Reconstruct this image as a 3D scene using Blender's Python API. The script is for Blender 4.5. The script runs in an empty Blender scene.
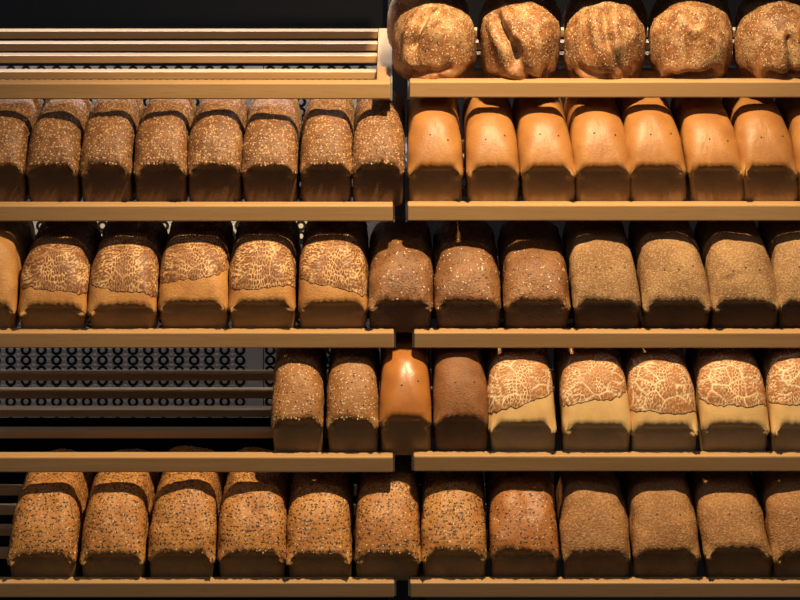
import bpy, bmesh, math, random
from math import sin, cos, pi, radians
from mathutils import Vector, Matrix, noise

C = bpy.context.scene.collection
sc = bpy.context.scene
M = 0.0017            # metres per photo pixel at the shelf fronts
Z0 = 1.35             # camera height
D0 = 4.33             # camera distance
T = radians(19.5)     # slope of the shelves
CT, ST = cos(T), sin(T)
LIP = 0.010
WALL_Y = 0.50

def PX(px): return (px - 400) * M
def PZ(py): return Z0 + (300 - py) * M

# ------------------------------------------------------------------ helpers
def obj(name, me, mats, parent=None, smooth=False):
    if isinstance(me, bmesh.types.BMesh):
        m = bpy.data.meshes.new(name); me.to_mesh(m); me.free(); me = m
    o = bpy.data.objects.new(name, me); C.objects.link(o)
    for mt in (mats if isinstance(mats, (list, tuple)) else [mats]):
        me.materials.append(mt)
    if smooth: me.shade_smooth()
    if parent: o.parent = parent
    return o

def tag(o, label=None, cat=None, group=None, kind=None):
    if label: o['label'] = label
    if cat: o['category'] = cat
    if group: o['group'] = group
    if kind: o['kind'] = kind
    return o

def empty(name, loc, rot=(0, 0, 0)):
    o = bpy.data.objects.new(name, None); C.objects.link(o)
    o.location = loc; o.rotation_euler = rot; o.empty_display_size = 0.05
    return o

def box(bm, x0, x1, y0, y1, z0, z1, bev=0.0, seg=2):
    r = bmesh.ops.create_cube(bm, size=1)
    vs = r['verts']
    for v in vs:
        v.co = Vector((x0 + (v.co.x + .5) * (x1 - x0), y0 + (v.co.y + .5) * (y1 - y0), z0 + (v.co.z + .5) * (z1 - z0)))
    if bev:
        es = list({e for v in vs for e in v.link_edges})
        bmesh.ops.bevel(bm, geom=es, offset=bev, segments=seg, affect='EDGES', profile=0.5)

def boxmesh(*a, **k):
    bm = bmesh.new(); box(bm, *a, **k); return bm

# ------------------------------------------------------------------ materials
def nmat(name):
    m = bpy.data.materials.new(name); m.use_nodes = True
    nt = m.node_tree; b = nt.nodes['Principled BSDF']
    return m, nt, b

def N(nt, t, **kw):
    n = nt.nodes.new(t)
    for k, v in kw.items():
        if k in n.inputs: n.inputs[k].default_value = v
        else: setattr(n, k, v)
    return n

def mix(nt, fac, a, b):
    n = nt.nodes.new('ShaderNodeMix'); n.data_type = 'RGBA'
    for sock, val in ((0, fac), (6, a), (7, b)):
        if isinstance(val, bpy.types.NodeSocket): nt.links.new(val, n.inputs[sock])
        elif isinstance(val, tuple): n.inputs[sock].default_value = (*val, 1) if len(val) == 3 else val
        else: n.inputs[sock].default_value = val
    return n.outputs[2]

def ramp(nt, val, p0, p1):
    n = nt.nodes.new('ShaderNodeMapRange'); n.interpolation_type = 'SMOOTHSTEP'
    n.inputs[1].default_value = p0; n.inputs[2].default_value = p1
    nt.links.new(val, n.inputs[0]); return n.outputs[0]

def mapped(nt, scale=(1, 1, 1), rnd=True):
    tc = nt.nodes.new('ShaderNodeTexCoord'); mp = nt.nodes.new('ShaderNodeMapping')
    mp.inputs['Scale'].default_value = scale
    nt.links.new(tc.outputs['Object'], mp.inputs[0])
    if rnd:
        oi = nt.nodes.new('ShaderNodeObjectInfo'); mu = nt.nodes.new('ShaderNodeMath'); mu.operation = 'MULTIPLY'
        mu.inputs[1].default_value = 17.0
        nt.links.new(oi.outputs['Random'], mu.inputs[0]); nt.links.new(mu.outputs[0], mp.inputs['Location'])
    return mp.outputs[0]

def noise_tex(nt, vec, scale, detail=4, rough=.6):
    n = N(nt, 'ShaderNodeTexNoise'); n.inputs['Scale'].default_value = scale
    n.inputs['Detail'].default_value = detail; n.inputs['Roughness'].default_value = rough
    nt.links.new(vec, n.inputs['Vector']); return n.outputs['Fac']

def wood_mat(name, c1, c2, c3, rough=.38):
    m, nt, b = nmat(name)
    v = mapped(nt, (1.5, 22, 22))
    f = noise_tex(nt, v, 3.0, 6, .65)
    v2 = mapped(nt, (6, 160, 160))
    g = noise_tex(nt, v2, 3.0, 3, .6)
    col = mix(nt, ramp(nt, f, .35, .65), c1, c2)
    col = mix(nt, ramp(nt, g, .56, .72), col, c3)
    nt.links.new(col, b.inputs['Base Color'])
    b.inputs['Roughness'].default_value = rough
    b.inputs['Coat Weight'].default_value = .35
    b.inputs['Coat Roughness'].default_value = .3
    bp = N(nt, 'ShaderNodeBump', Strength=.12, Distance=.001)
    nt.links.new(g, bp.inputs['Height']); nt.links.new(bp.outputs[0], b.inputs['Normal'])
    return m

WOOD = wood_mat('beech_wood', (.52, .315, .142), (.47, .275, .118), (.42, .24, .098))

def plain(name, col, rough=.5, metal=0.0):
    m, nt, b = nmat(name)
    v = mapped(nt); f = noise_tex(nt, v, 40, 4)
    c = mix(nt, f, tuple(x * .85 for x in col), tuple(min(1, x * 1.12) for x in col))
    nt.links.new(c, b.inputs['Base Color'])
    b.inputs['Roughness'].default_value = rough; b.inputs['Metallic'].default_value = metal
    if 'panel' in name: b.inputs['Specular IOR Level'].default_value = .08
    return m

PLATE = plain('light_metal', (.55, .6, .62), .35, .6)
STEEL = plain('black_steel', (.018, .018, .02), .55)
GREYPANEL = plain('grey_panel', (.07, .072, .08), .6)
BLACKWALL = plain('black_panel', (.008, .008, .008), .8)
FLOORM = plain('dark_floor', (.06, .055, .05), .5)

def perforated():
    # pressed grey sheet: columns of round dimples, each ringed by a dark groove
    m, nt, b = nmat('perforated_metal')
    tc = nt.nodes.new('ShaderNodeTexCoord'); sep = nt.nodes.new('ShaderNodeSeparateXYZ')
    nt.links.new(tc.outputs['Object'], sep.inputs[0])
    def math_(op, a, c=None, d=None):
        n = nt.nodes.new('ShaderNodeMath'); n.operation = op
        for i, s in enumerate((a, c, d)):
            if s is None: continue
            if isinstance(s, bpy.types.NodeSocket): nt.links.new(s, n.inputs[i])
            else: n.inputs[i].default_value = s
        return n.outputs[0]
    PXm, PZm = .0290, .0196
    def dist(ox, oz):
        x = math_('SUBTRACT', math_('FRACT', math_('ADD', math_('DIVIDE', sep.outputs[0], PXm), 100 + ox)), .5)
        z = math_('SUBTRACT', math_('FRACT', math_('ADD', math_('DIVIDE', sep.outputs[2], PZm), 100 + oz)), .5)
        x = math_('MULTIPLY', x, PXm); z = math_('MULTIPLY', z, PZm)
        return math_('SQRT', math_('ADD', math_('MULTIPLY', x, x), math_('MULTIPLY', z, z)))
    d = math_('MINIMUM', dist(0, 0), 1.0)
    ring = math_('SUBTRACT', 1.0, ramp(nt, math_('ABSOLUTE', math_('SUBTRACT', d, .0076)), .0018, .0036))
    d2 = dist(.5, .5)
    ring2 = math_('MULTIPLY', .15, math_('SUBTRACT', 1.0, ramp(nt, math_('ABSOLUTE', math_('SUBTRACT', d2, .0050)), .0010, .0026)))
    ring = math_('MAXIMUM', ring, ring2)
    # plain margin at the right hand end of the sheet (local x 0 is the right edge)
    ring = math_('MULTIPLY', ring, math_('LESS_THAN', sep.outputs[0], -.030))
    col = mix(nt, ring, (.66, .63, .57), (.012, .012, .013))
    nt.links.new(col, b.inputs['Base Color'])
    b.inputs['Roughness'].default_value = .6; b.inputs['Specular IOR Level'].default_value = .15
    inv = math_('SUBTRACT', 1.0, ring)
    bp = N(nt, 'ShaderNodeBump', Strength=.8, Distance=.003)
    nt.links.new(inv, bp.inputs['Height']); nt.links.new(bp.outputs[0], b.inputs['Normal'])
    return m
PERF = perforated()

def crust(name, top, alt, pan, rim, rough=.5, spec=.4, sc1=18, fine=220, fine_amt=.35, flour=None, flour_amt=0.0, bump=.4, coat=0.0):
    m, nt, b = nmat(name)
    v = mapped(nt)
    at = nt.nodes.new('ShaderNodeAttribute'); at.attribute_name = 'Col'
    sp = nt.nodes.new('ShaderNodeSeparateColor'); nt.links.new(at.outputs['Color'], sp.inputs[0])
    f = noise_tex(nt, v, sc1, 5, .6)
    g = noise_tex(nt, v, fine, 3, .6)
    c = mix(nt, ramp(nt, f, .35, .66), top, alt)
    mm = nt.nodes.new('ShaderNodeMath'); mm.operation = 'MULTIPLY'; mm.inputs[1].default_value = fine_amt
    nt.links.new(ramp(nt, g, .50, .66), mm.inputs[0])
    c = mix(nt, mm.outputs[0], c, tuple(x * .45 for x in top))
    if flour:
        h = noise_tex(nt, v, fine * .8, 2, .5)
        fm = nt.nodes.new('ShaderNodeMath'); fm.operation = 'MULTIPLY'; fm.inputs[1].default_value = flour_amt
        nt.links.new(ramp(nt, h, .50, .62), fm.inputs[0])
        c = mix(nt, fm.outputs[0], c, flour)
    pan = tuple(x * 1.45 for x in pan)
    pn = mix(nt, ramp(nt, f, .35, .65), pan, tuple(x * .8 for x in pan))
    c = mix(nt, sp.outputs[2], c, pn)
    c = mix(nt, sp.outputs[1], c, rim)
    nt.links.new(c, b.inputs['Base Color'])
    b.inputs['Roughness'].default_value = rough
    b.inputs['Specular IOR Level'].default_value = spec
    b.inputs['Coat Weight'].default_value = coat; b.inputs['Coat Roughness'].default_value = .35
    b.inputs['Subsurface Weight'].default_value = 0
    bp = N(nt, 'ShaderNodeBump', Strength=bump, Distance=.0030)
    nt.links.new(g, bp.inputs['Height']); nt.links.new(bp.outputs[0], b.inputs['Normal'])
    return m

def flat(name, col, rough=.6):
    m, nt, b = nmat(name)
    v = mapped(nt); f = noise_tex(nt, v, 300, 2)
    nt.links.new(mix(nt, f, tuple(x * .75 for x in col), tuple(min(1, x * 1.2) for x in col)), b.inputs['Base Color'])
    b.inputs['Roughness'].default_value = rough
    return m

def topping(name, plate, plate2, crackc):
    m, nt, b = nmat(name)
    v = mapped(nt)
    at = nt.nodes.new('ShaderNodeAttribute'); at.attribute_name = 'Col'
    sp = nt.nodes.new('ShaderNodeSeparateColor'); nt.links.new(at.outputs['Color'], sp.inputs[0])
    f = noise_tex(nt, v, 60, 4)
    c = mix(nt, ramp(nt, f, .35, .65), plate, plate2)
    c = mix(nt, sp.outputs[0], c, crackc)
    nt.links.new(c, b.inputs['Base Color']); b.inputs['Roughness'].default_value = .55
    b.inputs['Specular IOR Level'].default_value = .35
    return m

SEED_OAT = flat('oat_flake', (.46, .28, .13))
SEED_SESAME = flat('sesame_seed', (.66, .50, .32))
SEED_DARK = flat('dark_seed', (.035, .022, .014))
SEED_BROWN = flat('brown_seed', (.16, .085, .035))
HOLE = flat('pin_hole', (.02, .012, .008))

MAT = {
 'wholegrain': crust('wholegrain_crust', (.25, .108, .040), (.16, .064, .022), (.10, .048, .022), (.30, .15, .05), .5, .35, bump=.5, fine=260, fine_amt=.7),
 'golden': crust('golden_crust', (.39, .170, .044), (.32, .130, .034), (.22, .115, .042), (.62, .34, .11), .47, .45, fine=330, fine_amt=.22, bump=.2, coat=.03),
 'tiger': crust('tiger_loaf_crust', (.50, .245, .075), (.42, .19, .055), (.22, .12, .045), (.55, .30, .10), .5, .35, fine=280, fine_amt=.2, bump=.4),
 'orange': crust('orange_crust', (.44, .165, .034), (.38, .135, .028), (.20, .11, .04), (.60, .34, .11), .34, .5, fine=330, fine_amt=.1, bump=.1, coat=.1),
 'paletiger': crust('pale_tiger_loaf_crust', (.68, .44, .185), (.62, .385, .15), (.30, .21, .11), (.80, .55, .26), .5, .35, fine=280, fine_amt=.08, bump=.15),
 'darkgrain': crust('dark_grain_crust', (.27, .118, .042), (.19, .078, .028), (.085, .042, .022), (.38, .21, .085), .45, .4, fine=260, fine_amt=.75, bump=.7),
 'floury': crust('floury_brown_crust', (.38, .215, .095), (.25, .125, .050), (.075, .040, .022), (.50, .32, .16), .65, .25, fine=380, fine_amt=.6, flour=(.60, .42, .24), flour_amt=.4, bump=.8),
 'sesame': crust('seeded_light_brown_crust', (.34, .155, .052), (.27, .115, .038), (.17, .105, .048), (.48, .28, .11), .5, .35, fine=260, bump=.5),
 'brown': crust('plain_brown_crust', (.29, .120, .042), (.21, .082, .028), (.12, .062, .028), (.40, .24, .10), .55, .35, fine=340, fine_amt=.4, bump=.5),
 'speckled': crust('speckled_golden_crust', (.52, .235, .060), (.42, .165, .042), (.19, .115, .050), (.46, .28, .10), .48, .4, fine=240, fine_amt=.6, bump=.5),
 'redspeck': crust('speckled_red_brown_crust', (.42, .165, .045), (.36, .13, .034), (.15, .085, .036), (.46, .26, .09), .42, .45, fine=260, fine_amt=.3, bump=.4),
 'wheat': crust('wheat_brown_crust', (.36, .175, .064), (.28, .125, .044), (.15, .09, .040), (.60, .38, .13), .6, .3, fine=300, fine_amt=.6, flour=(.54, .32, .15), flour_amt=.45, bump=.8),
 'boule': crust('boule_crust', (.32, .135, .044), (.21, .076, .025), (.28, .13, .05), (.66, .44, .22), .5, .35, sc1=22, fine=240, fine_amt=.25, flour=(.56, .36, .19), flour_amt=.2, bump=.5),
}
TOP_A = topping('tiger_topping', (.22, .082, .030), (.17, .062, .023), (.74, .48, .22))
TOP_B = topping('pale_tiger_topping', (.42, .175, .058), (.34, .135, .044), (.82, .64, .40))

# ------------------------------------------------------------------ loaf surface
def ss(a, b, x):
    t = max(0., min(1., (x - a) / (b - a))); return t * t * (3 - 2 * t)

def perimeter(nx, nc, ny, dense=1.0):
    P = []
    for i in range(nx): P.append(('F', -1 + 2 * i / nx))
    for i in range(nc): P.append(('FR', i / nc))
    for i in range(ny): P.append(('R', (i / ny) ** 1.6))
    for i in range(4): P.append(('BR', i / 4))
    for i in range(10): P.append(('B', 1 - 2 * i / 10))
    for i in range(4): P.append(('BL', i / 4))
    for i in range(ny): P.append(('L', (1 - i / ny) ** 1.6))
    for i in range(nc): P.append(('FL', i / nc))
    return P

def pp(seg, t, a, yf, yb, r):
    r = min(r, a * .98)
    if seg == 'F': return (t * (a - r), yf)
    if seg == 'B': return (t * (a - r), yb)
    if seg == 'R': return (a, yf + r + t * (yb - yf - 2 * r))
    if seg == 'L': return (-a, yf + r + t * (yb - yf - 2 * r))
    h = t * pi / 2
    if seg == 'FR': return (a - r + r * sin(h), yf + r - r * cos(h))
    if seg == 'BR': return (a - r + r * cos(h), yb - r + r * sin(h))
    if seg == 'BL': return (-a + r - r * sin(h), yb - r + r * cos(h))
    return (-a + r - r * cos(h), yf + r - r * sin(h))

class Loaf:
    def __init__(s, W, L, hp, H, lean, seed, shoulder=.52, nose=.075, rough=1.0, fold=0.0, peak=0.0):
        s.A = W / 2; s.L = L; s.hp = hp; s.H = H; s.lean = lean; s.seed = seed
        s.sh = shoulder; s.nose = nose; s.rough = rough; s.fold = fold; s.peak = peak
        rnd = random.Random(seed)
        s.off = Vector((rnd.uniform(-50, 50), rnd.uniform(-50, 50), rnd.uniform(-50, 50)))
        s.cr = rnd.uniform(.5, 1.1); s.cl = rnd.uniform(.5, 1.1)
        s.skew = rnd.uniform(-.0025, .0025)
    def profile(s, th, H=None):
        H = s.H if H is None else H
        c = max(cos(th), 0.0); sn = sin(th) ** .80
        yf = -.0110 + (s.nose + .0110) * (.38 * sn + .62 * (1 - c ** .85))
        return yf, s.hp + (H - s.hp) * sn
    def fit(s, yb, nb):
        # crown height for which the end profile passes through (yb, nb)
        lo, hi = nb, .185
        for _ in range(30):
            H = (lo + hi) / 2
            z = H
            for k in range(200):
                y, z = s.profile(pi / 2 * k / 199, H)
                if y >= yb: break
            if z < nb: lo = H
            else: hi = H
        s.H = (lo + hi) / 2
    def dome(s, th, seg, t, out=0.0):
        c = max(cos(th), 0.0)
        a = s.A * max(c ** s.sh, .004)
        yf, z = s.profile(th)
        yb = s.L - s.nose * .8 * (1 - c ** .85)
        r = .019 + .013 * min(1, th / .5)
        x, y = pp(seg, t, a, yf, yb, r)
        return s.warp(x, y, z, a, th)
    def pan(s, z, sc, seg, t):
        a = s.A * sc
        d = s.A * (1 - sc)
        u = max(0., min(1., z / s.hp))
        x, y = pp(seg, t, max(a, .001), d + .0075 - .0075 * u - (.0035 if sc > .5 else 0), s.L - d - .008 * (1 - u), .010)
        return s.warp(x, y, z, max(a, .001), -1)
    def warp(s, x, y, z, a, th):
        # the pan line bows: high in the middle of an end, low at the corners
        w = math.exp(-((z - s.hp) / .026) ** 2)
        q = min(1.0, abs(x) / s.A)
        endness = 1 - ss(.0, .05, min(y, s.L - y))
        z = z + w * endness * (.003 - .013 * q ** 8)
        n1 = noise.noise(Vector((x, y, z)) * 22 + s.off)
        n2 = noise.noise(Vector((x, y, z)) * 60 + s.off)
        n3 = noise.noise(Vector((x, y, z)) * 190 + s.off)
        domeness = ss(s.hp - .006, s.hp + .012, z)
        amp = domeness * .0035 * s.rough
        nx = x / max(a, .01)
        x += nx * (n1 * amp * .6 + n2 * .0010 * domeness * s.rough)
        z += domeness * (n1 * .0045 + n2 * .0014) * s.rough
        # crinkled break line just above the pan line
        cr = math.exp(-((z - s.hp - .004) / .0065) ** 2)
        n4 = noise.noise(Vector((x * 1.0, y, z * 2.2)) * 150 + s.off)
        y -= cr * (n4 * .0038 + n2 * .0020) * endness * s.rough
        x += nx * cr * (n4 * .0012)
        y -= .0030 * (1 - q * q) * (1 - ss(0, .05, y)) * (.4 + .6 * domeness)
        y += n3 * .0004
        dz = z - (s.hp - .013)
        cb = math.exp(-((q - .90) / .20) ** 2) * math.exp(-(dz / (.009 if dz > 0 else .005)) ** 2) * endness
        k_ = s.cr if x > 0 else s.cl
        y -= cb * .018 * k_ * (1 + .7 * n4)
        x += nx * cb * .002 * k_
        if s.fold:
            # a slanting fold across the crown
            dline = (z - (s.hp + .042)) - .25 * x
            y += .004 * s.fold * math.exp(-(dline / .004) ** 2) * (1 - ss(-.02, .03, x)) * domeness
        if s.peak:
            z += s.peak * math.exp(-((x + .012) / .02) ** 2) * domeness * ss(s.hp, s.H, z)
        x += s.lean * ss(.01, s.H, z) + s.skew * ss(0, s.hp, z)
        return Vector((x, y, z)), domeness

def build_grid(rings):
    """rings: list of lists of (Vector, (r,g,b))"""
    bm = bmesh.new(); cl = bm.verts.layers.float_color.new('Col')
    R = []
    for ring in rings:
        row = []
        for co, c in ring:
            v = bm.verts.new(co); v[cl] = (*c, 1); row.append(v)
        R.append(row)
    n = len(R[0])
    for i in range(len(R) - 1):
        for j in range(n):
            k = (j + 1) % n
            bm.faces.new((R[i][j], R[i][k], R[i + 1][k], R[i + 1][j]))
    return bm, R

def seed_at(bm, cl, p, nrm, rnd, size, mi, aspect=1.7, thick=.45):
    t = nrm.orthogonal().normalized()
    t = Matrix.Rotation(rnd.uniform(0, 2 * pi), 3, nrm) @ t
    u = nrm.cross(t)
    a, b, c = size * aspect * .5, size * .5, size * thick * .5
    ring = []
    for i in range(6):
        h = i * pi / 3
        v = bm.verts.new(p + t * (a * cos(h)) + u * (b * sin(h)) + nrm * (c * .2)); v[cl] = (0, 0, 0, 1); ring.append(v)
    tv = bm.verts.new(p + nrm * c * 1.4); tv[cl] = (0, 0, 0, 1)
    for i in range(6):
        f = bm.faces.new((ring[i], ring[(i + 1) % 6], tv)); f.material_index = mi; f.smooth = True

def scatter(bm, n, rnd, cond, specs):
    """specs: (weight, material index, size lo, size hi, aspect)"""
    bm.normal_update()
    cl = bm.verts.layers.float_color['Col']
    faces = [f for f in bm.faces if cond(f.calc_center_median())]
    areas = [f.calc_area() for f in faces]
    pick = rnd.choices(faces, weights=areas, k=n)
    data = []
    for f in pick:
        vs = [v.co for v in f.verts]
        w = [rnd.random() for _ in vs]; s_ = sum(w)
        p = sum((vs[i] * (w[i] / s_) for i in range(len(vs))), Vector())
        data.append((p, f.normal.copy()))
    for p, nrm in data:
        sp = rnd.choices(specs, weights=[q[0] for q in specs])[0]
        seed_at(bm, cl, p, nrm, rnd, rnd.uniform(sp[2], sp[3]), sp[1], sp[4])

def loaf_bmesh(lf, rimpale=.6):
    P = perimeter(30, 9, 30)
    rings = []
    def col(co, dm, isdome):
        x, y, z = co
        q = min(1, abs(x) / lf.A)
        endn = 1 - ss(0, .05, min(y, lf.L - y))
        g = math.exp(-((z - lf.hp + .002 + .010 * q ** 4 * endn) / .009) ** 2) * (.12 + 1.1 * q ** 4) * rimpale
        g *= ss(-.25, .35, noise.noise(co * 70 + lf.off))
        return (0, g, 1 - ss(lf.hp - .010, lf.hp + .004, z + .012 * q ** 4))
    for sc_, z in ((.02, 0.0), (.5, 0.0), (.92, .0), (.945, .0012), (.955, .005)):
        rings.append([(lambda r: (r[0], col(r[0], r[1], 0)))(lf.pan(z, sc_, s, t)) for s, t in P])
    for k in range(1, 12):
        u = k / 12
        z = .005 + (lf.hp - .0075) * u
        rings.append([(lambda r: (r[0], col(r[0], r[1], 0)))(lf.pan(z, .955 + .022 * u, s, t)) for s, t in P])
    ND = 34
    for k in range(ND + 1):
        th = pi / 2 * (1 - (1 - k / ND) ** 1.55)
        rings.append([(lambda r: (r[0], col(r[0], r[1], 1)))(lf.dome(th, s, t)) for s, t in P])
    bm, R = build_grid(rings)
    bm.faces.new(list(reversed(R[0])))
    n = len(P)
    bmesh.ops.remove_doubles(bm, verts=R[-1], dist=.0012)
    for f in bm.faces: f.smooth = True
    bmesh.ops.recalc_face_normals(bm, faces=bm.faces)
    return bm

_pts = {}
def vpt(i, j, sd):
    k = (i, j, sd)
    p = _pts.get(k)
    if p is None:
        r = random.Random(i * 73856093 ^ j * 19349663 ^ sd * 83492791)
        p = _pts[k] = (i + .5 + (r.random() - .5) * .9, j + .5 + (r.random() - .5) * .9)
    return p
def border(u, v, sd):
    # distance to the nearest cell border of a jittered-grid Voronoi pattern
    i0, j0 = math.floor(u), math.floor(v)
    L = sorted(((p[0] - u) ** 2 + (p[1] - v) ** 2, p) for p in (vpt(i, j, sd) for i in (i0 - 1, i0, i0 + 1) for j in (j0 - 1, j0, j0 + 1)))
    p1 = L[0][1]; best = 9
    for d, p in L[1:4]:
        best = min(best, (d - L[0][0]) / (2 * math.hypot(p[0] - p1[0], p[1] - p1[1]) + 1e-6))
    return best

def uvof(lf, p):
    xr = p.x - lf.lean * ss(.01, lf.H, p.z); qq = abs(xr) / lf.A
    return xr + math.copysign(.45 * (lf.H - p.z) * ss(.6, 1.05, qq), xr), p.z + p.y

def topping_bmesh(lf, style, tilt, base, rnd):
    P = perimeter(112, 20, 64)
    rings = []
    ND = 100
    th0 = base
    sx = (225, 80) if style == 'A' else (185, 110)
    for k in range(ND + 1):
        ring = []
        for s_, t in P:
            # where the topping starts at this spot on the rim
            x0, y0 = pp(s_, t, lf.A, 0, lf.L, .03)
            wob = noise.noise(Vector((x0, y0, 0)) * 28 + lf.off)
            st = th0 + .05 * wob + .035 * noise.noise(Vector((x0, y0, 1)) * 130 + lf.off) + tilt * (x0 / lf.A) + (.10 if abs(x0) > lf.A * .9 and y0 > .03 else 0)
            st = max(.07, min(1.2, st))
            th = st + (pi / 2 - st) * (1 - (1 - max(0, k - 1) / (ND - 1)) ** 1.5)
            p, dm = lf.dome(th, s_, t)
            ring.append((p, k, *uvof(lf, p)))
        rings.append(ring)
    # outward direction per point by finite difference
    n = len(P); out = []
    for i, ring in enumerate(rings):
        row = []
        for j, (p, k, uu, vv) in enumerate(ring):
            a = ring[(j + 1) % n][0] - ring[(j - 1) % n][0]
            b = rings[min(i + 2, ND)][j][0] - rings[max(i - 1, 0)][j][0]
            nr = a.cross(b)
            if nr.length < 1e-12: nr = Vector((0, 0, 1))
            nr.normalize()
            c = Vector((0, lf.L / 2, lf.hp * .8)); c.y = min(max(p.y, .06), lf.L - .06)
            if nr.dot(p - c) < 0: nr = -nr
            w1 = noise.noise(p * 60 + lf.off); w2 = noise.noise(p * 60 + lf.off + Vector((9, 0, 0)))
            u_, v_ = uu * sx[0] + w1 * .35, vv * sx[1] + w2 * .35
            e = border(u_, v_, int(lf.seed))
            m_ = ss(-.35, .30, noise.noise(p * 45 + lf.off))
            wd = .048 + .045 * m_
            cr = (1 - ss(wd * .5, wd * 1.5, e)) * (.5 + .5 * m_)
            # larger tears
            e2 = border(uu * 34 + w1 * .12 + 3.3, vv * 26 + w2 * .12, int(lf.seed) + 1)
            big = 1 - ss(.012, .065 if style == 'B' else .035, e2)
            big *= ss(-.25, .10, noise.noise(p * 24 + lf.off)) * (1.0 if style == 'B' else .6)
            cr = max(cr, big)
            h = .0019 - .0014 * cr
            if k == 0: h = .0001
            elif k < 9: h = .0003 + (h - .0003) * ss(0, 9, k)
            row.append((p + nr * h, (cr, 0, 0)))
        out.append(row)
    bm, R = build_grid(out)
    bmesh.ops.remove_doubles(bm, verts=R[-1], dist=.0012)
    for f in bm.faces: f.smooth = True
    bmesh.ops.recalc_face_normals(bm, faces=bm.faces)
    return bm

# ------------------------------------------------------------------ shelves
ROWY = {0: 83.0, 1: 205.5, 2: 332.5, 3: 457.0, 4: 582.5}
ROWYR = {0: 81.5, 1: 205.0, 2: 332.5, 3: 456.0, 4: 582.5}
LEND = {0: 390.5, 1: 393, 2: 394, 3: 393, 4: 394.5}
RSTART = {0: 409.5, 1: 407.5, 2: 414, 3: 413.5, 4: 410}
names = {0: 'top', 1: 'second', 2: 'third', 3: 'fourth', 4: 'bottom'}
shelf_label = {
 (0, 'l'): 'empty slatted wooden bread shelf at top left, bare of loaves',
 (0, 'r'): 'wooden bread shelf at top right carrying round seeded boules',
 (1, 'l'): 'wooden bread shelf, second from top on the left, under narrow wholegrain loaves',
 (1, 'r'): 'wooden bread shelf, second from top on the right, under smooth golden loaves',
 (2, 'l'): 'wooden bread shelf in the middle on the left, under dark tiger loaves',
 (2, 'r'): 'wooden bread shelf in the middle on the right, under floury brown loaves',
 (3, 'l'): 'wooden bread shelf, fourth down on the left, half empty with slats showing',
 (3, 'r'): 'wooden bread shelf, fourth down on the right, under pale tiger loaves',
 (4, 'l'): 'bottom left wooden bread shelf under speckled golden loaves',
 (4, 'r'): 'bottom right wooden bread shelf under speckled and plain brown loaves',
}
SLATS = ((.178, -.026), (.250, -.0145), (.340, -.0145), (.418, -.0100))
DEPTH = .441
def shelf(row, side):
    y = (ROWY if side == 'l' else ROWYR)[row]
    if side == 'l': x0, x1 = -1.02, PX(LEND[row])
    else: x0, x1 = PX(RSTART[row]), 1.02
    cx = (x0 + x1) / 2
    root = empty('bread_shelf', (cx, 0, PZ(y)), (T, 0, 0))
    tag(root, shelf_label[(row, side)], 'shelf', 'sloping wooden bread shelves')
    a, b = x0 - cx, x1 - cx
    obj('front_board', boxmesh(a, b, 0, .024, -.0290, 0, bev=.0026), WOOD, root)
    rw = .024
    for s0, n0 in SLATS:
        obj('slat', boxmesh(a + rw + .0005, b - rw - .0005, s0, s0 + .022, n0 - .0145, n0, bev=.0018), WOOD, root)
    obj('side_rail', boxmesh(a, a + rw, .0245, DEPTH, -.036, -LIP, bev=.0012), WOOD, root)
    obj('side_rail', boxmesh(b - rw, b, .0245, DEPTH, -.036, -LIP, bev=.0012), WOOD, root)
    for q, sgn in ((a, -1), (b, 1)):
        u0, u1 = (q - .003, q) if sgn < 0 else (q, q + .003)
        obj('end_plate', boxmesh(u0, u1, .026, DEPTH, -.038, -LIP + .004, bev=.0004), PLATE, root)
    return root
for r in range(5):
    shelf(r, 'l'); shelf(r, 'r')

# ------------------------------------------------------------------ loaves
def place(root, row, cx, s=.0275):
    y = ROWY[row] if cx < 401 else ROWYR[row]
    # slope frame: depth = s*CT - n*ST ; z = s*ST + n*CT
    n = -LIP
    root.location = (PX(cx), s * CT - n * ST, PZ(y) + s * ST + n * CT)
    root.rotation_euler = (T, 0, 0)

def heights(row, cx, ytop, yrim, tan_a):
    y = ROWY[row] if cx < 401 else ROWYR[row]
    zb = (y - yrim) * M
    hp = (zb - .0275 * ST) / CT + LIP
    zt = (y - ytop) * M
    ysb = (ROWY if cx < 401 else ROWYR)[row - 1] + 15.5 if row else 0
    dep = max(.012, (ytop - ysb) * M / tan_a)
    n = -dep * ST + zt * CT
    sb = dep * CT + zt * ST
    return hp, n + LIP, sb
TAN = {1: 1.49, 2: 1.73, 3: 1.97, 4: 2.21}

G = {'wholegrain': 'narrow wholegrain loaves on the second shelf',
     'golden': 'smooth golden loaves on the second shelf',
     'tiger': 'dark tiger loaves on the middle shelf',
     'darkgrain': 'dark grain loaves on the middle shelf',
     'floury': 'floury brown loaves on the middle shelf',
     'sesame': 'seeded light brown loaves on the fourth shelf',
     'paletiger': 'pale tiger loaves on the fourth shelf',
     'speckled': 'speckled golden loaves on the bottom shelf',
     'wheat': 'plain wheat loaves on the bottom shelf'}
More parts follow.
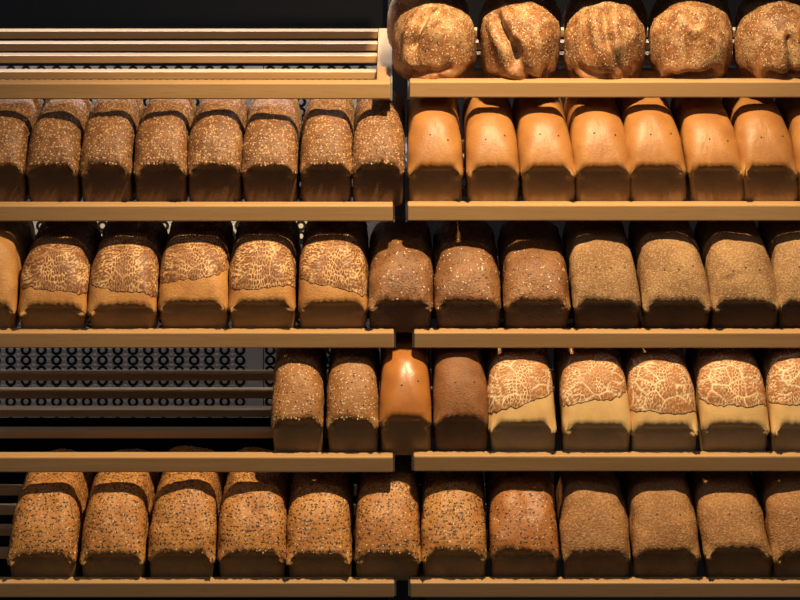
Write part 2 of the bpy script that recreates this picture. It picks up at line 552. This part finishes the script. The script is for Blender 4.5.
# row, x0, x1, kind, ytop, yrim, lean px, extra, label
L_ = [
 (1, -26, 26, 'wholegrain', 118, 163, 2, {}, 'narrow wholegrain loaf cut off by the left picture edge on the second shelf'),
 (1, 26, 79.5, 'wholegrain', 119, 164, 1, {}, 'first whole narrow wholegrain loaf from the left, second shelf'),
 (1, 79.5, 132, 'wholegrain', 117, 164, 1, {}, 'narrow wholegrain loaf with a lighter patch, second whole one from the left, second shelf'),
 (1, 132.5, 186, 'wholegrain', 117, 164, 0, {}, 'third whole narrow wholegrain loaf from the left, second shelf'),
 (1, 186.5, 241, 'wholegrain', 117, 163, 0, {}, 'fourth whole narrow wholegrain loaf from the left, second shelf'),
 (1, 242, 298, 'wholegrain', 120, 164, 0, {}, 'narrow wholegrain loaf set slightly lower, third from the shelf gap, second shelf'),
 (1, 299, 351.5, 'wholegrain', 117, 163, 0, {}, 'narrow wholegrain loaf next to the last before the shelf gap, second shelf'),
 (1, 352, 405.5, 'wholegrain', 117, 163, 2, {}, 'last narrow wholegrain loaf, jutting into the gap beside the golden loaves'),
 (1, 407, 463, 'golden', 112, 165, -1, {}, 'smooth golden loaf at the left end of the second shelf, beside the wholegrain loaf'),
 (1, 463.5, 519, 'golden', 114, 165, -4, {}, 'second smooth golden loaf from the left on the second shelf'),
 (1, 517, 576, 'golden', 114, 165, -7, {}, 'third smooth golden loaf from the left on the second shelf'),
 (1, 570, 632, 'golden', 113, 165, -7, {}, 'fourth smooth golden loaf from the left on the second shelf'),
 (1, 625, 688, 'golden', 112, 164, -8, {}, 'fifth smooth golden loaf from the left on the second shelf, crinkled at its middle'),
 (1, 684, 746, 'golden', 114, 165, -10, {}, 'smooth golden loaf leaning left, sixth from the left on the second shelf'),
 (1, 737, 800, 'golden', 112, 165, -10, {}, 'smooth golden loaf leaning left, last fully visible one on the second shelf'),
 (1, 793, 856, 'golden', 114, 165, -9, {}, 'smooth golden loaf cut off by the right picture edge'),

 (2, -50, 17, 'plainleft', 238, 303, 3, {}, 'plain light brown loaf cut off by the left edge, left of the tiger loaves'),
 (2, 17, 86, 'tiger', 246, 304, 2, dict(tilt=-.04), 'leftmost dark tiger loaf on the middle shelf, evenly crackled'),
 (2, 87, 157, 'tiger', 246, 304, 1, dict(tilt=-.10), 'dark tiger loaf with a bare strip at its upper left, second from left'),
 (2, 158, 228, 'tiger', 244, 300, 0, dict(tilt=.08, base=.36), 'dark tiger loaf with a wide bare golden band below its crackle, third from left'),
 (2, 229, 296, 'tiger', 243, 300, 0, dict(tilt=0), 'dark tiger loaf fourth from left on the middle shelf'),
 (2, 297, 367, 'tiger', 243, 301, -1, dict(tilt=-.12, base=.22), 'rightmost dark tiger loaf, bare at its left shoulder, on the middle shelf'),
 (2, 368, 433, 'darkgrain', 249, 299, 1, {}, 'dark grain loaf spanning the gap between the two middle shelves'),
 (2, 435, 502, 'darkgrain', 250, 299, -1, {}, 'dark grain loaf right of the gap, with white seeds on its crown'),
 (2, 502.5, 570, 'darkgrain', 250, 299, -2, {}, 'reddish dark grain loaf beside the floury loaves on the middle shelf'),
 (2, 570, 641, 'floury', 242, 299, -6, {}, 'leftmost floury brown loaf on the middle shelf'),
 (2, 638, 710, 'floury', 241, 300, -7, {}, 'second floury brown loaf, with three pin holes in a row, middle shelf'),
 (2, 706, 779, 'floury', 241, 299, -8, dict(fold=1.0), 'floury brown loaf with a fold across its left shoulder, middle shelf'),
 (2, 774, 845, 'floury', 241, 299, -8, {}, 'floury brown loaf cut off by the right picture edge'),

 (3, 272, 324, 'sesame', 365, 418, 0, {}, 'seeded light brown loaf beside the bare slats on the fourth shelf'),
 (3, 327, 379, 'sesame', 365, 418, 0, {}, 'seeded light brown loaf left of the smooth orange loaf on the fourth shelf'),
 (3, 380, 432, 'orange', 357, 415, 0, {}, 'shiny smooth orange loaf over the gap in the fourth shelf'),
 (3, 433, 489, 'brown', 357, 416, -2, {}, 'plain dark brown loaf between the orange loaf and the pale tiger loaves'),
 (3, 489, 557.5, 'paletiger', 362, 421, -2, dict(tilt=.16, base=.26), 'leftmost pale tiger loaf, bare down its right side, fourth shelf'),
 (3, 559, 631, 'paletiger', 363, 423, -4, dict(tilt=.10, base=.34), 'pale tiger loaf with a broad cream band at its lower right, second from left'),
 (3, 628, 698, 'paletiger', 363, 424, -5, dict(tilt=-.02, base=.17), 'pale tiger loaf crackled almost down to its pan line, third from left'),
 (3, 698, 769, 'paletiger', 363, 423, -5, dict(tilt=-.04, base=.26), 'pale tiger loaf with wide white tears, last fully visible on the fourth shelf'),
 (3, 769, 840, 'paletiger', 361, 424, -5, dict(tilt=.0, base=.28), 'pale tiger loaf cut off by the right picture edge'),

 (4, 8, 79, 'speckled', 495, 553, 5, {}, 'leftmost speckled golden loaf on the bottom shelf, beside bare slats'),
 (4, 79.5, 146, 'speckled', 495, 553, 3, {}, 'second speckled golden loaf from the left on the bottom shelf'),
 (4, 147, 215, 'speckled', 492, 551, 2, {}, 'third speckled golden loaf from the left on the bottom shelf'),
 (4, 217, 286, 'speckled', 494, 551, 1, {}, 'fourth speckled golden loaf from the left on the bottom shelf'),
 (4, 287, 352.5, 'speckled', 495, 552, 0, {}, 'fifth speckled golden loaf from the left on the bottom shelf'),
 (4, 354, 420, 'speckled', 493, 552, 0, {}, 'speckled golden loaf bridging the gap between the bottom shelves'),
 (4, 422, 487.5, 'speckled', 493, 550, 0, {}, 'speckled golden loaf just right of the gap on the bottom shelf'),
 (4, 489, 559, 'redspeck', 493, 549, -2, {}, 'reddish speckled loaf between golden speckled and plain wheat loaves'),
 (4, 561, 631, 'wheat', 493, 551, -3, {}, 'leftmost plain wheat loaf on the bottom shelf'),
 (4, 630.5, 700, 'wheat', 492, 549, -4, {}, 'second plain wheat loaf from the left on the bottom shelf'),
 (4, 700, 773, 'wheat', 493, 547, -10, {}, 'plain wheat loaf leaning left with a pale split at its lower left'),
 (4, 768, 842, 'wheat', 491, 551, -9, {}, 'plain wheat loaf cut off by the right picture edge'),
]
KMAT = {'plainleft': 'tiger'}
KCAT = {'wholegrain': 'wholegrain_loaf', 'golden': 'white_loaf', 'tiger': 'tiger_loaf', 'paletiger': 'tiger_loaf', 'darkgrain': 'grain_loaf',
        'floury': 'brown_loaf', 'sesame': 'seeded_loaf', 'orange': 'white_loaf', 'brown': 'brown_loaf', 'speckled': 'seeded_loaf',
        'redspeck': 'seeded_loaf', 'wheat': 'wheat_loaf', 'plainleft': 'brown_loaf'}
rows = {}
for i, (row, x0, x1, kind, yt, yr, lean, ex, label) in enumerate(L_):
    rnd = random.Random(100 + i)
    cx = (x0 + x1) / 2
    hp, H, sb = heights(row, cx, yt, yr, TAN[row])
    leanm = lean * M
    W = (x1 - x0) * M - abs(leanm) * .5 - .0004
    pan_shift = -leanm * .55
    rough = {'golden': .55, 'orange': .5, 'paletiger': .8, 'tiger': .9, 'wheat': 1.5, 'speckled': 1.35, 'redspeck': 1.5, 'darkgrain': 1.3, 'brown': 1.3}.get(kind, 1.15)
    lf = Loaf(W, .285, hp, H, leanm, 500 + i * 7, rough=rough, nose=.095 if row == 4 else .08, fold=ex.get('fold', 0),
              peak=.003 if kind in ('darkgrain', 'redspeck') else 0)
    rimp = {'wholegrain': .7, 'golden': .6, 'paletiger': .6, 'wheat': .8, 'floury': .6}.get(kind, .6)
    lf.fit(sb - .0200, H - {1: .0030, 2: .0045, 3: .006, 4: .009}[row]); H = lf.H
    bm = loaf_bmesh(lf, rimp)
    mats = [MAT[KMAT.get(kind, kind)]]
    low = hp + .002
    def cond(c, low=low, lf=lf):
        q = min(1, abs(c.x) / lf.A)
        return c.z > low - .020 * q ** 6 and c.y < .25
    def cond_top(c, low=low):
        return c.z > low + .004 and c.y < .16
    if kind == 'wholegrain':
        mats += [SEED_OAT, SEED_DARK, SEED_BROWN]
        scatter(bm, 3900, rnd, cond, [(3.6, 1, .0016, .0030, 1.5), (2.6, 2, .0014, .0024, 1.7), (2, 3, .0016, .003, 1.6)])
    elif kind == 'darkgrain':
        mats += [SEED_SESAME, SEED_DARK, SEED_BROWN]
        scatter(bm, 800, rnd, cond, [(1.6, 1, .0016, .0026, 1.5), (2.0, 2, .0018, .0028, 2.0), (2, 3, .0016, .003, 1.6)])
    elif kind == 'sesame':
        mats += [SEED_SESAME, SEED_DARK, SEED_OAT]
        scatter(bm, 1700, rnd, cond, [(3, 1, .0015, .0024, 1.5), (1.2, 2, .0018, .0030, 1.6), (2.2, 3, .0018, .003, 1.5)])
    elif kind in ('speckled', 'redspeck'):
        mats += [SEED_SESAME, SEED_DARK, SEED_BROWN]
        scatter(bm, 2900 if kind == 'speckled' else 1700, rnd, cond, [(1.3, 1, .0016, .0026, 1.6), (3.0, 2, .0016, .0030, 1.9), (2.2, 3, .0018, .0032, 1.8)])
    if kind in ('golden', 'floury', 'wheat', 'orange', 'brown', 'sesame'):
        mats = mats + [HOLE]; mi = len(mats) - 1
        cl = bm.verts.layers.float_color['Col']; bm.normal_update()
        hz = hp + (H - hp) * rnd.uniform(.55, .62)
        hx = [-.010, .026] if kind != 'floury' else [-.014, .008, .030]
        for q in hx[: 2 if kind in ('golden', 'orange', 'wheat') else 3]:
            tgt = Vector((q * lf.A / .052 + rnd.uniform(-.002, .002) + leanm * .6, .02, hz + rnd.uniform(-.003, .003)))
            f = min((f for f in bm.faces if f.normal.y < -.1 and f.calc_center_median().y < .07 and f.material_index == 0),
                    key=lambda f: (f.calc_center_median().x - tgt.x) ** 2 + (f.calc_center_median().z - tgt.z) ** 2)
            seed_at(bm, cl, f.calc_center_median(), f.normal.copy(), rnd, .0036, mi, 1.15, .25)
    root = obj(KCAT[kind], bm, mats)
    tag(root, label, 'bread', G.get(kind))
    place(root, row, cx, .0200 + rnd.uniform(0, .0012))
    root.location.x += pan_shift * .9
    if kind in ('tiger', 'paletiger'):
        st = 'A' if kind == 'tiger' else 'B'
        tb = topping_bmesh(lf, st, ex.get('tilt', 0), ex.get('base', .20 if st == 'A' else .22), rnd)
        t = obj('crackled_topping', tb, TOP_A if st == 'A' else TOP_B, root)
        t['label'] = 'crackled tiger crust topping'

# ------------------------------------------------------------------ boules
def boule_bmesh(rx, ry, rz, seed, creases, seeds=1700):
    rnd = random.Random(seed)
    off = Vector((rnd.uniform(-40, 40), rnd.uniform(-40, 40), rnd.uniform(-40, 40)))
    bm = bmesh.new(); bmesh.ops.create_icosphere(bm, subdivisions=6, radius=1)
    cl = bm.verts.layers.float_color.new('Col')
    for v in bm.verts:
        d = v.co.normalized()
        k = 0.0; lobe = 0.0
        for (p, q, w, dep) in creases:      # crease = arc between two directions
            p_, q_ = Vector(p).normalized(), Vector(q).normalized()
            e = q_ - p_; t = max(0, min(1, (d - p_).dot(e) / e.length_squared))
            c = (p_ + e * t).normalized()
            wob = noise.noise(d * 3 + off) * .05
            dist = abs((d - c).length + wob)
            k += dep * math.exp(-(dist / w) ** 2)
            lobe += dep * .75 * math.exp(-((dist - w * 2.6) / (w * 1.5)) ** 2)
        n1 = noise.noise(d * 1.7 + off); n2 = noise.noise(d * 5 + off); n3 = noise.noise(d * 14 + off)
        r = 1 + .085 * n1 + .022 * n2 + .008 * n3 - k + lobe * .6
        x, y, z = d.x * rx * r, d.y * ry * r, d.z
        # flatter beneath than above
        z = (abs(z) ** .70) * (1 if z > 0 else -1) * rz * r
        z = max(z, -rz * .66)
        v.co = Vector((x, y, z + rz * .66))
        fl = ss(.0, .35, noise.noise(d * 3.2 + off * .5)) * .30 + min(1, k * 6) * .15
        v[cl] = (0, fl * ss(-.35, .1, d.z + .3 * n1), 1 - ss(-.75, -.35, d.z), 1)
    for f in bm.faces: f.smooth = True
    scatter(bm, seeds, rnd, lambda c: c.z > rz * .45 and c.y < ry * .7,
            [(4, 1, .0013, .0022, 1.4), (1.1, 2, .0014, .0024, 1.5), (2.2, 3, .0016, .0026, 1.6)])
    return bm
BM_ = [MAT['boule'], SEED_SESAME, SEED_DARK, SEED_BROWN]
F = -1.0
boules = [
 (391, 478, 72, [((-.1, -.45, .9), (-.45, -.85, .15), .09, 0.20), ((-.55, -.8, -.25), (.35, -.9, -.2), .07, .09), ((.1, -.8, -.3), (.5, -.7, -.5), .06, .05)],
  'leftmost round boule at the top, split by a crease at its upper left'),
 (479, 564, 74, [((-.55, -.4, .7), (-.15, -.9, .0), .09, 0.21), ((-.1, -.9, .1), (.25, -.9, -.45), .08, .10), ((-.7, -.6, -.4), (.0, -.9, -.5), .06, .06)],
  'round boule second from left at the top, with two slanting folds'),
 (566, 651, 74, [((-.1, -.4, .9), (-.05, -.95, .25), .10, 0.18), ((-.6, -.75, -.2), (.0, -.95, -.3), .07, .10), ((.0, -.95, .1), (.45, -.8, -.3), .06, .05)],
  'round boule in the middle of the top shelf, notched at its crown'),
 (652, 738, 72, [((-.45, -.8, -.35), (.45, -.85, -.28), .09, 0.21), ((-.25, -.4, .9), (.05, -.8, .6), .08, .08)],
  'round boule fourth from left at the top, with a deep dark crease across its front'),
 (740, 828, 74, [((-.3, -.85, -.28), (.6, -.75, -.25), .09, 0.20), ((.1, -.9, .25), (.2, -.95, -.3), .08, .10)],
  'round boule at the right edge of the top shelf'),
]
for i, (x0, x1, hh, cr, label) in enumerate(boules):
    rx = (x1 - x0) / 2 * M * .97; rz = .0755; ry = .074
    o = obj('round_boule', boule_bmesh(rx, ry, rz, 900 + i, cr), BM_)
    tag(o, label, 'bread', 'round seeded boules in front on the top shelf')
    cx = (x0 + x1) / 2; s = .0205 + .066
    place(o, 0, cx + (8 if x0 > 400 else 0) * 0, s)
    if cx < 500: pass
bx = [(428, 'dark seeded boule behind the leftmost front boule'), (519, 'dark seeded boule behind the second front boule'),
      (604, 'dark seeded boule behind the middle front boule'), (690, 'dark seeded boule behind the fourth front boule'),
      (775, 'dark seeded boule behind the right-hand front boule')]
for i, (cx, label) in enumerate(bx):
    cr = [((-.3, -.4, .9), (.4, -.6, .6), .09, .12)]
    o = obj('round_boule', boule_bmesh(.0735, .070, .072, 950 + i, cr, 700), BM_)
    tag(o, label, 'bread', 'round seeded boules at the back of the top shelf')
    place(o, 0, 400 + (cx - 400) * 1.055, .098 + .152)

# crumb curls hanging under the boards
# ------------------------------------------------------------------ setting
ztop = PZ(58 * 1 + 0)
def panel(x0, x1, name, mt=None, h=.667):
    bm = boxmesh(x0 - x1, 0, 0, .004, -h, 0)
    o = obj(name, bm, mt or PERF); o.location = (x1, WALL_Y, Z0 + (300 - 66) * M * (D0 + WALL_Y) / D0)
    o['kind'] = 'structure'
S_ = (D0 + WALL_Y) / D0
seam = [-1.05, PX(263.5) * S_ - .0 - .30 * 2.0, PX(263.5) * S_, PX(372) * S_]
panel(-1.05, PX(263.5) * S_ - .0010, 'wall_back_left')
panel(PX(263.5) * S_ + .0010, PX(385) * S_, 'wall_back_middle')
panel(PX(425) * S_, 1.05, 'wall_back_right', GREYPANEL, 1.3)
w = obj('wall_back', boxmesh(-2.4, 2.4, WALL_Y + .012, WALL_Y + .10, 0, 2.75), BLACKWALL); w['kind'] = 'structure'
f = obj('floor', boxmesh(-3, 3, -5.2, WALL_Y + .10, -.05, 0), FLOORM); f['kind'] = 'structure'
# black steel upright between the two units
u = obj('shelf_upright', boxmesh(PX(388) * S_, PX(419) * S_, .455, .49, 0.0, 2.2, bev=.002), STEEL)
tag(u, 'black steel upright between the left and right bread shelves', 'post')
# added, unseen shade-casting canopy above the shelves
for xa, xb, py_, side in ((-1.15, .0, -92, 'left'), (.003, 1.15, -30, 'right')):
    cz = PZ(py_)
    can = obj('shade_blocker', boxmesh(xa, xb, 0.0, .25, cz, cz + .05, bev=.003), STEEL)
    tag(can, 'added black shade canopy above the top %s-hand bread shelf' % side, 'blocker')

# ------------------------------------------------------------------ lights
def light(kind, name, loc, energy, color, target=None, **kw):
    l = bpy.data.lights.new(name, kind); l.energy = energy; l.color = color
    for k, v in kw.items(): setattr(l, k, v)
    o = bpy.data.objects.new(name, l); C.objects.link(o); o.location = loc
    if target:
        o.rotation_euler = (Vector(target) - Vector(loc)).to_track_quat('-Z', 'Y').to_euler()
    return o
zt = PZ(83)
light('SPOT', 'ceiling_spot', (.22, -.88, zt + 1.12), 268, (1.0, .75, .43), (0.08, 0, Z0 - .45),
      spot_size=radians(80), spot_blend=.9, shadow_soft_size=.042)
light('AREA', 'wall_wash', (0, .445, 2.55), 36, (.80, .85, 1.0), (0, .45, 0), shape='RECTANGLE', size=2.2, size_y=.09)
light('POINT', 'low_warm_fill', (-.9, -2.1, zt + .80), 7, (1.0, .78, .54), shadow_soft_size=.12)  # added weak fill meant for the shaded slats, not a known fixture
light('AREA', 'room_light', (0, -3.2, 2.9), 7, (.95, .95, 1.0), (0, 0, Z0), shape='RECTANGLE', size=2.5, size_y=1.5)

wd = bpy.data.worlds.new('world'); sc.world = wd; wd.use_nodes = True
bg = wd.node_tree.nodes['Background']; bg.inputs[0].default_value = (.75, .8, 1.0, 1); bg.inputs[1].default_value = .07

# ------------------------------------------------------------------ camera
cam = bpy.data.cameras.new('camera'); co = bpy.data.objects.new('camera', cam); C.objects.link(co)
co.location = (0, -D0, Z0); co.rotation_euler = (pi / 2, 0, 0)
cam.sensor_width = 36; cam.lens = (D0 / M) / 800 * 36
sc.camera = co
sc.view_settings.view_transform = 'Standard'; sc.view_settings.look = 'None'
sc.view_settings.gamma = 1; sc.view_settings.exposure = 0.0; sc.view_settings.use_curve_mapping = False
